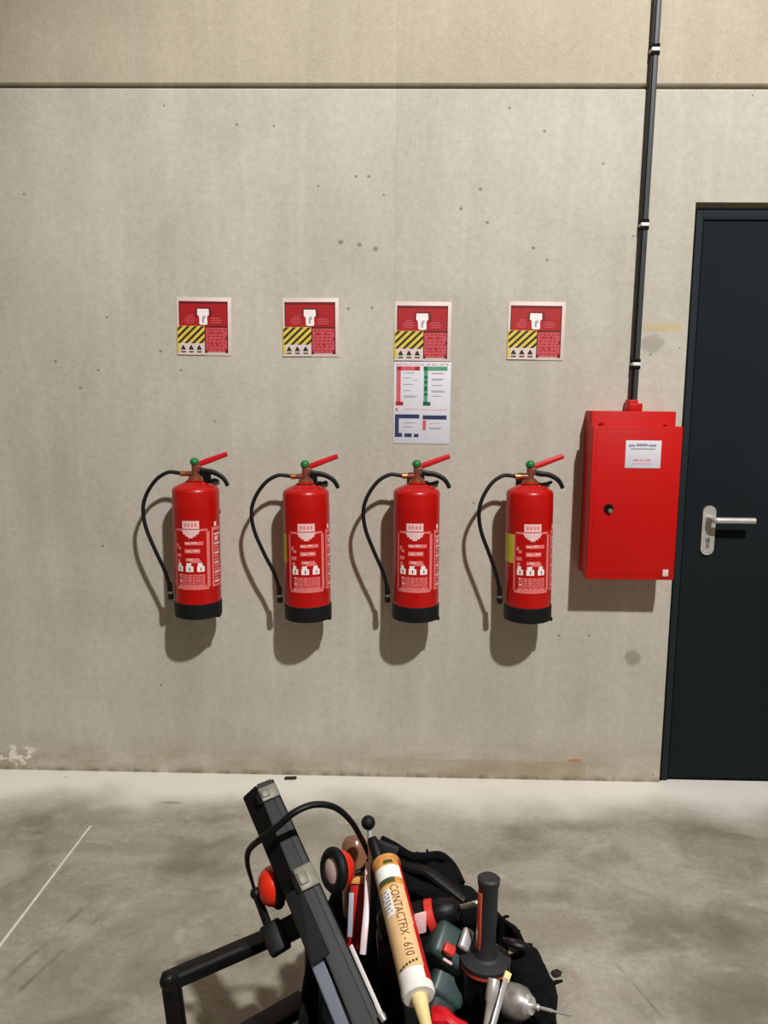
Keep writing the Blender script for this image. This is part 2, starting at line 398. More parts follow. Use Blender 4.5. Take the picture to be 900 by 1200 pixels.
b.prism(poly, (0, -.009, 0)); fr = [e for e in b.bm.edges if all(v.co.y < fy-.008 for v in e.verts)]
bmesh.ops.bevel(b.bm, geom=fr, offset=.003, segments=2, affect='EDGES')
off = V((hx, fy, 1.041))
obj('escutcheon', b.mesh('escutcheon', SATIN, off), hd)
b = MB(); b.cyl(V((hx, fy-.005, 1.041)), V((hx, fy-.022, 1.041)), .0125, .0115, 24)
b.tube([(hx, fy-.018, 1.041), (hx, fy-.045, 1.041), (hx+.008, fy-.057, 1.041), (hx+.03, fy-.060, 1.041), (hx+.145, fy-.060, 1.041)], .0115, 20, 5)
obj('lever', b.mesh('lever', SATIN, off), hd)
b = MB(); b.cyl(V((hx, fy-.004, .961)), V((hx, fy-.014, .961)), .0085, None, 20, .001); b.bx(hx-.005, hx+.005, fy-.014, fy-.004, .931, .961, .002)
obj('lock_cylinder', b.mesh('lock_cylinder', SATIN_D, off), hd)
b = MB(); b.bx(hx-.0012, hx+.0012, fy-.0155, fy-.012, .952, .968); obj('keyhole', b.mesh('keyhole', GAP, off), hd)

# ------------------------------------------------------------ conduit with clips, red cabinet
c0, c1 = V((.8395, -.022, 1.468)), V((.858, -.022, 4.2))
t = thing('cable_conduit', 'dark grey vertical wiring conduit clipped to the wall above the red cabinet', 'conduit', (.84, 0, 1.468))
b = MB(); b.beam(c0, c1, .0185, .014, V((0, 1, 0)), .004)
for v in b.bm.verts: v.co.x += .0035
wpart(t, 'cable_and_shade', b, TRUNK)
b = MB(); b.beam(c0, c1, .0065, .016, V((0, 1, 0)), .002)  # shadow along the conduit's left edge, built as a thin black strip
for v in b.bm.verts: v.co.x -= .0095; v.co.y += .003
wpart(t, 'cable_and_shade', b, BLK)
for z in (1.601, 2.081, 2.651, 3.2, 3.75):
    x = c0.x+(c1.x-c0.x)*(z-c0.z)/(c1.z-c0.z)
    b = MB(); b.bx(x-.013, x+.0145, -.033, 0, z-.006, z+.006, .002); k = wpart(t, 'clip', b, CLIP)
    b = MB(); b.bx(x-.0135, x+.015, -.0315, 0, z+.006, z+.018, .001).bx(x-.0135, x+.015, -.0315, 0, z-.018, z-.006, .001)
    obj('clip_strap', b.mesh('clip_strap', GAP, V(t.location)), k)
t = thing('hydrant_cabinet', 'red steel wall cabinet with a keyhole lock, mounted between the last extinguisher and the door', 'cabinet', (.822, 0, .84))
b = MB(); b.bx(.675, .970, -.097, -.0, .842, 1.434, .003); wpart(t, 'body', b, CABRED)
b = MB(); b.bx(.811, .858, -.075, -.005, 1.434, 1.462, .003).bx(.813, .846, -.06, -.008, 1.455, 1.474, .003); wpart(t, 'cable_gland', b, CABRED)
b = MB(); b.bx(.6685, .9785, -.149, -.098, .839, 1.383, .0035)
dr = wpart(t, 'door', b, CABRED)
def dpart(nm, mb, m, p=dr, T=t): return obj(nm, mb.mesh(nm, m, V(T.location)), p)
dpart('door_fold', MB().bx(.682, .965, -.1505, -.148, .855, 1.3655, .001), CABRED)
dpart('lock', MB().cyl(V((.735, -.149, 1.094)), V((.735, -.158, 1.094)), .0165, .0155, 24, .001), GAP)
dpart('lock_barrel', MB().cyl(V((.739, -.155, 1.088)), V((.739, -.162, 1.088)), .0085, .008, 20), TAPE)
b = MB(); b.bx(.783, .906, -.1525, -.1500, 1.238, 1.334, .0005)
st = dpart('sticker', b, PWHITE)
b = MB()
for (x0, x1, z0, z1) in ((.793, .815, 1.312, 1.320), (.819, .858, 1.314, 1.323), (.862, .888, 1.313, 1.321), (.800, .886, 1.303, 1.307)): b.bx(x0, x1, -.1530, -.1522, z0, z1)
dpart('print_lines', b, PGRY)['kind'] = 'stuff'
b = MB()
for (x0, x1, z0, z1) in ((.812, .828, 1.262, 1.270), (.831, .852, 1.263, 1.268), (.855, .871, 1.262, 1.270), (.808, .874, 1.252, 1.255)): b.bx(x0, x1, -.1530, -.1522, z0, z1)
dpart('print_lines', b, PPNK)['kind'] = 'stuff'
dpart('corner_sticker', MB().bx(.933, .961, -.1515, -.1490, .850, .882, .0005), PDRED)
dpart('corner_sticker', MB().bx(.937, .957, -.1522, -.1510, .854, .878, .0005), SWHITE)
dpart('hinge_pin', MB().cyl(V((.705, -.10, 1.388)), V((.705, -.145, 1.388)), .006, None, 12), CABRED)
dpart('hinge_pin', MB().cyl(V((.93, -.10, 1.386)), V((.93, -.135, 1.386)), .004, None, 12), CABRED)

# ------------------------------------------------------------ fire extinguishers
def lpatch(b, a0, a1, z0, z1, r=.0836, n=None):
    n = n or max(2, int(abs(a1-a0)/4)+1); A = []; B = []
    for i in range(n+1):
        a = math.radians(a0+(a1-a0)*i/n); p = V((math.sin(a)*r, -math.cos(a)*r, 0))
        A.append(b.bm.verts.new(p+V((0, 0, z0)))); B.append(b.bm.verts.new(p+V((0, 0, z1))))
    for i in range(n): b.bm.faces.new((A[i], A[i+1], B[i+1], B[i])).material_index = b.mi
R0 = .0828
body = MB(); body.lathe([(.0826, .045), (R0, .05), (R0, .40), (.0832, .405), (.0832, .412), (R0, .418), (R0, .455), (.0815, .463), (.077, .469), (.064, .476), (.044, .485), (.030, .492), (.022, .503)], V((0, 0, 0)), V((0, 0, 1)), 64)
ME_BODY = body.mesh('cylinder', RED, ang=50)
b = MB(); b.lathe([(.080, 0), (.0845, .002), (.0855, .010), (.0855, .054), (.082, .057)], V((0, 0, 0)), V((0, 0, 1)), 64)
b.bx(.068, .0865, -.03, -.01, -.003, .010, .003); ME_SKIRT = b.mesh('base_skirt', SKIRT)
b = MB(); b.lathe([(.022, .500), (.022, .508), (.0135, .511), (.0125, .53), (.0125, .552)], V((0, 0, 0)), V((0, 0, 1)), 24).cyl(V((-.045, 0, .517)), V((.0, 0, .517)), .0085, .0105, 16).box((.006, 0, .536), (.026, .022, .026), .004)
ME_VALVE = b.mesh('valve', VALVE)
b = MB(); b.lathe([(.026, .498), (.026, .503), (.0215, .506)], V((0, 0, 0)), V((0, 0, 1)), 24).cyl(V((-.052, 0, .517)), V((-.034, 0, .517)), .0105, .0095, 16); ME_COLLAR = b.mesh('brass_collar', BRASS)
b = MB(); b.ball((-.001, -.003, .560), .0165, (1, 1, .92)); ME_CAP = b.mesh('green_cap', GREEN)
b = MB(); b.tube([(.012, 0, .551), (.045, 0, .563), (.085, 0, .578), (.116, 0, .589)], [.0068, .0072, .0065, .006], 10, 3, 1.5); ME_LEVER = b.mesh('squeeze_lever', LEVER)
b = MB(); b.tube([(.010, 0, .534), (.035, 0, .527), (.065, 0, .523), (.093, 0, .509), (.108, 0, .492), (.116, 0, .474)], [.006, .006, .0055, .005, .0045, .004], 10, 4, 1.8); ME_HANDLE = b.mesh('carry_handle', RUB)
b = MB(); b.bx(-.03, .03, .100, .1095, .30, .52, .002).bx(-.026, .045, .0, .105, .486, .490, .001).torus(V((.0, .0, .488)), V((0, 0, 1)), .030, .005).tube([(.028, 0, .488), (.055, -.01, .492), (.072, -.008, .497), (.07, .03, .49)], .006, 10, 4)
ME_BRACKET = b.mesh('wall_bracket', GAP)
HOSE = [(-.050, 0, .517), (-.074, 0, .521), (-.097, -.003, .521), (-.130, -.007, .503), (-.158, -.012, .470), (-.178, -.017, .430), (-.186, -.02, .386), (-.177, -.022, .322), (-.145, -.022, .238), (-.117, -.018, .170), (-.102, -.008, .110)]
def label_mesh(rot):
    b = MB()
    def P(a0, a1, z0, z1, m, r=.0831): b.mi = m; lpatch(b, rot+a0, rot+a1, z0, z1, r)
    # frame outline (pink), rounded by short corner pieces
    P(-45, 43, .111, .120, 0); P(-48, -43, .120, .320, 0); P(38.5, 47, .120, .320, 0); P(-42, -20, .322, .329, 0); P(20, 42, .322, .329, 0)
    # heading block with a tapering lower half
    P(-21, 21, .330, .358, 1); P(-22, 22, .318, .327, 1); P(-19, 19, .310, .318, 1, ); P(-13, 13, .303, .310, 1); P(-6, 6, .297, .303, 1)
    b.mi = 0
    for a in (-15, -7, 2, 10): lpatch(b, rot+a, rot+a+5, .338, .350, .0834)
    # instruction lines
    for (a0, a1, z0, z1) in ((-16, 30, .272, .284), (-16, 22, .243, .258), (-14, 20, .213, .225), (-2, 24, .208, .217)): P(a0, a1, z0, z1, 0)
    b.mi = 1
    for (a0, a1, z) in ((-14, -2, .275), (2, 14, .278), (-12, 0, .247), (6, 18, .249), (-8, 4, .217)): lpatch(b, rot+a0, rot+a1, z, z+.005, .0834)
    # pictograms to the left, three bright ones beneath
    for (a0, a1, z0, z1) in ((-40, -33, .262, .276), (-35, -26, .254, .264), (-40, -26, .228, .240), (-38, -30, .206, .220)): P(a0, a1, z0, z1, 0)
    for (a0, a1) in ((-38, -22), (-14, 5), (14, 32)):
        P(a0, a1, .176, .196, 2); P(a0+2, a1-5, .196, .207, 2)
        b.mi = 3; lpatch(b, rot+(a0+a1)/2-1, rot+(a0+a1)/2+2, .180, .192, .0836)
    # small print block
    for i in range(7):
        z = .166-i*.0072
        x = -33
        while x < 32:
            wd = 3+((x*7+i*13) % 9); P(x, min(x+wd, 33), z-.0052, z, 0 if (i+x) % 3 else 1); x += wd+1.6
    P(-38, 37, .122, .126, 0)
    # second label further round the right side
    P(53, 59, .122, .33, 0); P(53, 92, .320, .332, 0); P(53, 90, .116, .124, 0)
    for i in range(16):
        z = .31-i*.0115; P(61, 88-(i*5) % 12, z-.008, z, 0 if i % 3 else 1)
    P(62, 70, .335, .35, 2); P(64, 74, .285, .298, 2)
    return b.mesh('label', [PINK, PALE, LWHITE, SRED], ang=80)
EXT = [(-.733, .680, 0, 1.0, 0, False, 'red fire extinguisher at the far left of the row, beneath the leftmost sign'),
       (-.329, .675, 6, 1.06, -.9, True, 'red fire extinguisher second from the left, slim yellow tag on its side'),
       (.063, .681, -5, 1.03, -.3, False, 'red fire extinguisher directly beneath the paper instruction poster'),
       (.470, .684, 0, .97, -.9, True, 'red fire extinguisher nearest the cabinet, bright yellow tag on its side')]
for x, z, rot, hs, tilt, tagged, lab in EXT:
    t = thing('fire_extinguisher', lab, 'fire extinguisher', (x, -.117, z), 'fire extinguishers hung in a row on the concrete wall')
    t.rotation_euler = (0, math.radians(tilt), 0)
    for nm, me in (('cylinder', ME_BODY), ('base_skirt', ME_SKIRT), ('valve', ME_VALVE), ('brass_collar', ME_COLLAR), ('green_cap', ME_CAP), ('squeeze_lever', ME_LEVER), ('carry_handle', ME_HANDLE), ('wall_bracket', ME_BRACKET)):
        obj(nm, me, t)
    pts = [(-.05+(p[0]+.05)*hs if i > 0 else p[0], p[1], p[2]) for i, p in enumerate(HOSE)]
    if hs != 1: pts[-1] = (-.104, -.008, .11); pts[-2] = (-.119, -.018, .17)
    b = MB(); b.tube(pts, .0069, 14, 5); h = obj('hose', b.mesh('hose', RUB), t)
    b = MB(); e = V(pts[-1]); b.lathe([(.0088, 0), (.0095, .004), (.0095, .03), (.0088, .033), (.0105, .040), (.0105, .058), (.008, .062)], e+V((0, 0, .008)), V((.03, .05, -1)), 18)
    nz = obj('hose_nozzle', b.mesh('hose_nozzle', RUB), t)
    b = MB(); b.lathe([(.0106, 0), (.0106, .007)], e+V((.001, 0, -.024)), V((.03, .05, -1)), 18)
    obj('nozzle_ring', b.mesh('nozzle_ring', TAPE), nz)
    obj('label', label_mesh(rot), t)
    if tagged:
        b = MB(); a0 = -88 if x < 0 else -92
        lpatch(b, a0, -52 if x < 0 else -48, .215, .318, .0836); obj('yellow_tag', b.mesh('yellow_tag', YELT), t)

# ------------------------------------------------------------ signs and poster
def clip_poly(poly, x0, x1, z0, z1):
    for ax, lim, sg in ((0, x0, 1), (0, x1, -1), (1, z0, 1), (1, z1, -1)):
        out = []
        for i in range(len(poly)):
            a, c = poly[i-1], poly[i]; da = (a[ax]-lim)*sg; dc = (c[ax]-lim)*sg
            if (da >= 0) != (dc >= 0):
                k = da/(da-dc); out.append((a[0]+(c[0]-a[0])*k, a[1]+(c[1]-a[1])*k))
            if dc >= 0: out.append(c)
        poly = out
        if not poly: return []
    return poly
def sheet(b, x0, x1, z0, z1, y, th=.0006): b.bx(x0, x1, y-th, y, z0, z1)
SIGN = {}
def sign_parts():
    W, H = .1025, .104
    b = MB(); b.bx(-W, W, -.003, 0, -H, H, .0008); SIGN['backing_board'] = b.mesh('backing_board', SWHITE)
    b = MB(); sheet(b, -W+.010, W-.012, .0005, H-.014, -.003); SIGN['red_field'] = b.mesh('red_field', SRED)
    b = MB()
    for (x0, x1, z0, z1) in ((-W+.010, W-.012, H-.022, H-.014), (-W+.010, -W+.014, .0, H-.014), (W-.016, W-.012, -H+.012, H-.014), (.004, W-.012, -.003, .003),
                             (-.027, .027, .060, .068), (-.030, -.022, .036, .060), (.022, .030, .036, .060), (.002, .007, -H+.01, 0), (.002, .012, -H+.010, -H+.020), (W-.022, W-.012, -H+.01, -H+.022), (W-.020, W-.012, -.045, -.035)):
        sheet(b, x0, x1, z0, z1, -.0037)
    SIGN['dark_border'] = b.mesh('dark_border', SDARK)
    b = MB(); sheet(b, .006, W-.015, -H+.013, -.004, -.0036); SIGN['text_field'] = b.mesh('text_field', SPINK)
    b = MB(); b.prism([(x-.002, -.0038, z) for x, z in ((-.021, .063), (.021, .063), (.022, .042), (.015, .036), (.016, .010), (.012, .006), (-.010, .006), (-.014, .010), (-.015, .036), (-.022, .042))], (0, -.0007, 0))
    SIGN['pictogram'] = b.mesh('pictogram', LWHITE)
    b = MB(); b.bx(-.005, .001, -.0050, -.0044, .014, .036).bx(.002, .006, -.0050, -.0044, .028, .040); SIGN['pictogram_detail'] = b.mesh('pictogram_detail', PGRY)
    b = MB()
    for i, (x0, x1, z) in enumerate(((-.068, -.036, .030), (-.072, -.034, .022), (-.066, -.036, .014), (.028, .062, .030), (.026, .068, .022), (.028, .064, .014), (-.060, -.040, .038))):
        sheet(b, x0, x1, z-.0022, z+.0022, -.0037)
    SIGN['print_lines'] = b.mesh('print_lines', SPINK)
    b = MB()
    for i in range(7):
        z = -.012-i*.0115
        x = .012+(i % 2)*.003
        while x < .076:
            wd = .006+((i*5+int(x*900)) % 7)*.0012; sheet(b, x, x+wd, z-.0018, z+.0018, -.0043, .0005); x += wd+.006
    for (x, z) in ((.028, -.022), (.055, -.022), (.028, -.060), (.05, -.062)): sheet(b, x-.004, x+.004, z-.004, z+.004, -.0044, .0005)
    SIGN['small_print'] = b.mesh('small_print', SRED)
    b = MB(); sheet(b, -W+.002, .003, -H+.002, .002, -.0042); SIGN['hazard_field'] = b.mesh('hazard_field', SWHITE)
    b = MB(); sheet(b, -W+.002, .003, -.058, .002, -.0048); sheet(b, -W+.002, -W+.012, -H+.010, -.058, -.0048); SIGN['yellow_field'] = b.mesh('yellow_field', SYEL)
    b = MB()
    for k in range(-3, 6):
        x = -W+.0+k*.027
        p = clip_poly([(x, -.062), (x+.012, -.062), (x+.082, .004), (x+.070, .004)], -W+.004, .003, -.060, .001)
        if len(p) > 2: b.prism([(q[0], -.0054, q[1]) for q in p], (0, -.0006, 0))
    SIGN['hazard_stripes'] = b.mesh('hazard_stripes', SBLK)
    b = MB()
    for i, x in enumerate((-.078, -.048, -.018)):
        z = -.076
        p = [(x-.010, z-.008), (x+.010, z-.008), (x+.006, z), (x, z+.010), (x-.006, z+.002)]
        b.prism([(q[0], -.0044, q[1]) for q in p], (0, -.0007, 0))
        b.prism([(x-.009, -.0044, z-.018), (x+.009, -.0044, z-.018), (x+.009, -.0044, z-.013), (x-.009, -.0044, z-.013)], (0, -.0006, 0))
    SIGN['hazard_symbols'] = b.mesh('hazard_symbols', SBLK)
sign_parts()
for x, z, sx, sz, r, lab in ((-.719, 1.723, .97, .99, .3, 'red and yellow extinguisher sign, leftmost of the four on the wall'),
                          (-.331, 1.722, 1.0, 1.0, -.5, 'red and yellow extinguisher sign, second from the left'),
                          (.075, 1.711, 1.0, 1.01, 0, 'red and yellow extinguisher sign touching the top of the paper poster'),
                          (.483, 1.716, 1.0, .99, .3, 'red and yellow extinguisher sign, rightmost of the four, nearest the conduit')):
    t = thing('fire_sign', lab, 'sign', (x, 0, z), 'square red extinguisher signs on the concrete wall')
    t.rotation_euler = (0, math.radians(r), 0)
    for nm, me in SIGN.items():
        o = obj(nm, me, t); o.scale = (sx, 1, sz)
        if nm in ('print_lines', 'small_print', 'hazard_symbols', 'hazard_stripes', 'pictogram_detail', 'dark_border'): o['kind'] = 'stuff'
t = thing('instruction_poster', 'white paper safety instruction poster with red, green and navy headings below a sign', 'poster', (.0765, 0, 1.4555))
PW, PH = .104, .148
b = MB(); b.bx(-PW, PW, -.0025, 0, -PH, PH, .0006); obj('sheet', b.mesh('sheet', PWHITE), t)
def pmarks(nm, rects, m, y=-.0025):
    def one(rs):
        b = MB()
        for (u0, u1, v0, v1) in rs:           # poster fractions: u right, v down
            b.bx(-PW+2*PW*u0, -PW+2*PW*u1, y-.0005, y, PH-2*PH*v1, PH-2*PH*v0)
        return obj(nm, b.mesh(nm, m), t)
    if 'lines' in nm: one(rects)['kind'] = 'stuff'
    else:
        for q in rects: one([q])
pmarks('red_column', [(.05, .46, .055, .105), (.05, .125, .105, .50)], PRED)
pmarks('red_mark', [(.05, .14, .06, .10), (.37, .46, .06, .10), (.04, .17, .485, .53)], PDRED, -.003)
pmarks('green_column', [(.52, .94, .055, .105), (.53, .60, .105, .50)], PGRN)
pmarks('green_mark', [(.53, .59, .055, .105), (.52, .65, .485, .53), (.54, .59, .17, .20), (.54, .59, .23, .26), (.54, .59, .30, .35), (.54, .59, .38, .41)], PDGRN, -.003)
pmarks('navy_column', [(.03, .46, .64, .69), (.52, .94, .65, .70), (.03, .10, .69, .92), (.10, .16, .87, .92), (.20, .33, .875, .92), (.37, .45, .88, .92)], PBLU)
pmarks('rose_column', [(.52, .58, .71, .83), (.04, .08, .565, .60)], PRED)
L = []
for (u0, u1, v) in ((.17, .36, .13), (.17, .30, .19), (.17, .34, .27), (.17, .30, .345), (.18, .42, .41), (.18, .38, .425), (.66, .88, .13), (.67, .89, .20), (.67, .84, .215), (.67, .86, .28), (.66, .88, .345), (.68, .90, .36), (.68, .84, .41),
                     (.64, .86, .80), (.64, .84, .815), (.17, .40, .74), (.17, .34, .79)): L.append((u0, u1, v, v+.008))
pmarks('print_lines', L, PGRY)
pmarks('rose_print_lines', [(.34, .42, .215, .225), (.67, .90, .145, .150), (.2, .45, .572, .58), (.48, .94, .575, .583), (.64, .84, .745, .752)], PPNK)
def text_mesh(s, size, fn):
    cu = bpy.data.curves.new('lettering', 'FONT'); cu.body = s; cu.size = size; cu.align_x = 'LEFT'; cu.resolution_u = 3
    o = bpy.data.objects.new('lettering', cu); COL.objects.link(o)
    bpy.context.view_layer.update()
    me = bpy.data.meshes.new_from_object(o.evaluated_get(bpy.context.evaluated_depsgraph_get()))
    bpy.data.objects.remove(o); bpy.data.curves.remove(cu)
    bm = bmesh.new(); bm.from_mesh(me)
    bmesh.ops.subdivide_edges(bm, edges=[e for e in bm.edges if e.calc_length() > size*.2], cuts=2)
    wmax = max(v.co.x for v in bm.verts)
    for v in bm.verts: v.co = fn(v.co.x, v.co.y, wmax)
    bm.to_mesh(me); bm.free(); me.materials.clear(); me.name = 'lettering'; return me
me = text_mesh('INSTRUCTIONS DE SÉCURITÉ', .013, lambda x, y, wm: V((-PW*.92+x/wm*PW*1.84, -.0029, PH-.012+y-.002)))
me.materials.append(PRED); obj('lettering', me, t)

# ------------------------------------------------------------ small bits on the floor
def bit(nm, lab, p, sz, rz):
    b = MB(); R = Matrix.Rotation(rz, 3, 'Z'); b.box((p[0], p[1], sz[2]/2), sz, min(sz)*.3, R, 1)
    b.box((p[0]+sz[0]*.3, p[1]+sz[1]*.25, sz[2]*.4), (sz[0]*.5, sz[1]*.8, sz[2]*.8), min(sz)*.2, Matrix.Rotation(rz+.6, 3, 'Z'), 1)
    single(nm, lab, 'debris', b, DEB, (p[0], p[1], 0))
bit('plastic_offcut', 'small black scrap lying on the floor right at the foot of the wall', (-.412, -.035), (.045, .014, .010), .1)
bit('dirt_crumb', 'small dark crumb on the floor to the right of the tool bag', (.418, -1.045), (.022, .020, .012), .4)

# ------------------------------------------------------------ tool bag
RIM = [PZ(x, y, z) for x, y, z in ((405, 1022, .40), (432, 1000, .41), (468, 1001, .41), (490, 1006, .405), (508, 1009, .41), (522, 1018, .405), (533, 1029, .40), (545, 1048, .40), (566, 1062, .395), (584, 1074, .395), (603, 1092, .40), (616, 1112, .395), (628, 1134, .39), (642, 1150, .39), (650, 1168, .38), (648, 1198, .38))]
RIM += [V((.262, -1.78, .385)), V((.18, -1.87, .39)), V((.06, -1.90, .40)), V((-.06, -1.88, .40)), V((-.14, -1.78, .39)), V((-.16, -1.62, .39)), V((-.155, -1.45, .39)), V((-.12, -1.25, .395))]
cen = sum((p for p in RIM), V())/len(RIM)
def resample(P, n):
    out = []
    for i in range(n):
        u = i/n*len(P); k = int(u); f = u-k; p0, p1, p2, p3 = (P[(k+j) % len(P)] for j in (-1, 0, 1, 2))
        out.append(.5*((2*p1)+(p2-p0)*f+(2*p0-5*p1+4*p2-p3)*f*f+(3*p1-p0-3*p2+p3)*f**3))
    return out
RR = resample(RIM, 144)
BAGO = V((cen.x, cen.y, 0))
bag = thing('tool_bag', 'open black fabric tool bag on the floor, crammed with tools', 'bag', BAGO)
def bag_shell():
    b = MB(); rows = []
    prof = [(0, .86, 1), (.03, .92, 1), (.12, .95, 1), (.22, .965, 1), (.32, .98, 1), (.37, .99, 1), (.40, 1.0, 1), (.405, .985, 1), (.395, .955, 1), (.33, .93, 1), (.26, .92, 1)]
    for k, (z, s, _) in enumerate(prof):
        row = []
        for i, p in enumerate(RR):
            zz = z/.40*p.z if z > .3 else z
            nn = noise.noise(V((i*.21, z*9, 2.2)))*.010*(.4+z*2) + noise.noise(V((i*.8, z*21, 5)))*.004 + (noise.noise(V((i*1.37, 4, 9)))*.013 if z > .36 else 0)
            d = (p-cen); d.z = 0; q = V((cen.x, cen.y, 0)) + d*s + d.normalized()*(nn if z > .01 else 0) + V((0, 0, zz + (noise.noise(V((i*.55, 3, 1)))*.010 + noise.noise(V((i*1.9, 7, 1)))*.006 if z > .36 else 0)))
            row.append(b.bm.verts.new(q))
        rows.append(row)
    n = len(RR)
    for k in range(len(rows)-1):
        for i in range(n): b.bm.faces.new((rows[k][i], rows[k][(i+1) % n], rows[k+1][(i+1) % n], rows[k+1][i]))
    b.bm.faces.new(rows[0][::-1])
    # rumpled inner bottom
    prev = rows[-1]
    for sc, z in ((.75, .27), (.5, .25), (.25, .26)):
        row = []
        for i, p in enumerate(RR):
            d = (p-cen); d.z = 0
            row.append(b.bm.verts.new(V((cen.x, cen.y, z+noise.noise(V((d.x*sc*18, d.y*sc*18, 1)))*.035))+d*sc))
        for i in range(n): b.bm.faces.new((prev[i], prev[(i+1) % n], row[(i+1) % n], row[i]))
        prev = row
    b.bm.faces.new(prev)
    return b
wpart(bag, 'fabric_shell', bag_shell(), FAB, 60)
b = MB()                                                   # binding along the mouth, slightly puckered
loop = [p + V((0, 0, .003+.004*math.sin(i*1.3))) for i, p in enumerate(RR[::2])]
b.tube(loop+[loop[0]], .0055, 8, 2); wpart(bag, 'rim_binding', b, FAB)
# flaps, straps and folds along the far and right rim
def flap(pts, wd, th=.004):
    b = MB(); b.tube(pts, wd, 10, 5, th/wd); return b
wpart(bag, 'strap', flap([PD(448, 985, 1.50), PD(462, 992, 1.48), PD(480, 1003, 1.47), PD(497, 1004, 1.48), PD(515, 1003, 1.50), PD(530, 1016, 1.50), PD(540, 1036, 1.47)], .007, .010), FAB)
wpart(bag, 'strap', flap([PD(455, 1000, 1.49), PD(475, 1015, 1.46), PD(500, 1022, 1.44), PD(522, 1038, 1.42), PD(545, 1056, 1.40)], .012, .010), BLK)
wpart(bag, 'strap', flap([PD(486, 1006, 1.52), PD(489, 1000, 1.52), PD(494, 1008, 1.52)], .004, .004), FAB)
wpart(bag, 'strap', flap([PD(470, 1030, 1.45), PD(492, 1042, 1.43), PD(520, 1048, 1.42), PD(548, 1052, 1.41)], .016, .014), FAB)
for i in range(16):                                      # frayed ends along the far and right edge
    p = RR[(6+i*5) % len(RR)]; d = (p-cen); d.z = 0; d.normalize()
    q = p + V((0, 0, .004)); a_ = V((random.uniform(-.4, .4), random.uniform(-.4, .4), random.uniform(.2, .9)))+d*.7; ln = random.uniform(.008, .020)
    b = MB(); b.tube([q-d*.006, q+a_*ln*.6, q+a_*ln+V((random.uniform(-.006, .006), 0, -.003))], [.005, .0035, .002], 6, 3); wpart(bag, 'frayed_edge', b, FAB)
def lump(name, px, py, d, r, sc, seed, m=FAB):
    b = MB(); c = PD(px, py, d); b.ball(c, r, sc, 36)
    for v in b.bm.verts:
        q = v.co-c; v.co = c + q*(1+.35*noise.noise(q*28+V((seed, 0, 0)))+.14*noise.noise(q*85+V((seed, 0, 0))))
    wpart(bag, name, b, m, 60)
lump('pocket', 498, 1030, 1.49, .05, (1.3, .9, .6), 1)
lump('pocket', 545, 1062, 1.46, .042, (1.0, .8, .7), 2)
lump('pocket', 618, 1140, 1.31, .045, (.8, 1.1, .8), 3)
lump('pocket', 632, 1172, 1.28, .038, (.8, 1.1, .8), 4)
lump('pocket', 480, 1185, 1.36, .06, (1.2, 1, .6), 5)
lump('pocket', 455, 1110, 1.44, .055, (.9, 1, 1.1), 6)
lump('pocket', 560, 1160, 1.40, .06, (1.2, 1, .8), 7)
lump('pocket', 478, 1050, 1.49, .05, (1, .9, .8), 8)
b = MB(); b.torus(PD(604, 1106, 1.30), V((.2, .5, 1)), .019, .0055, 28, 8, .013); wpart(bag, 'eyelet_loop', b, BLK)
b = MB(); b.prism([PD(597, 1104, 1.33), PD(614, 1108, 1.33), PD(604, 1140, 1.30), PD(592, 1150, 1.29)], (0, .006, .0)); wpart(bag, 'grey_flap', b, GRYF)

# ------------------------------------------------------------ work light with frame stand
T0, T1 = PD(318, 912, 1.50), PD(451, 1208, 1.25)
AX = (T1-T0).normalized()
NV = (EYE-(T0+T1)/2).normalized(); NV = (NV-AX*NV.dot(AX)).normalized()
SV = AX.cross(NV).normalized()
if SV.dot(RT) < 0: SV = -SV
LT = (T1-T0).length
A = PZ(192, 1152, .385); B = PZ(352, 1083, .385)
foot = V((A.x+.05, A.y-.005, 0))
wl = thing('work_light', 'black work light on a square frame stand, left of the tool bag', 'work light', (A.x+.15, A.y, 0))
def sec(t, poly): return [T0+AX*(t*LT)+SV*s+NV*n for s, n in poly]
def slab(nm, t0, t1, poly, m, poly1=None, par=wl):
    b = MB(); b.loft(sec(t0, poly), sec(t1, poly1 or poly))
    bmesh.ops.recalc_face_normals(b.bm, faces=b.bm.faces[:]); bmesh.ops.bevel(b.bm, geom=b.bm.edges[:], offset=.0018, segments=2, affect='EDGES')
    return obj(nm, b.mesh(nm, m, V(wl.location)), par)
hs_ = slab('housing', .0, 1.12, [(0, 0), (-.031, .010), (-.031, -.038), (0, -.040)], BLK2, [(0, 0), (-.044, .010), (-.044, -.038), (0, -.040)])
slab('side_channel', .0, .50, [(-.0315, .008), (-.064, -.018), (-.064, -.026), (-.0315, -.036)], BLK)
slab('ridge', .02, 1.12, [(-.004, .003), (-.012, .0055), (-.012, -.005), (-.004, -.005)], BLK, par=hs_)
slab('edge_trim', .0, 1.12, [(.0025, -.004), (-.0005, -.002), (-.0005, -.036), (.0025, -.036)], GAP, par=hs_)
slab('bracket_plate', .44, .70, [(-.030, .013), (-.062, .006), (-.062, -.010), (-.030, -.008)], BLK2, [(-.030, .014), (-.066, .010), (-.066, -.010), (-.030, -.008)])
slab('aluminium_strip', .68, 1.12, [(-.0445, -.004), (-.067, -.010), (-.067, -.020), (-.0445, -.020)], ALU, [(-.0445, -.004), (-.069, -.010), (-.069, -.020), (-.0445, -.020)])
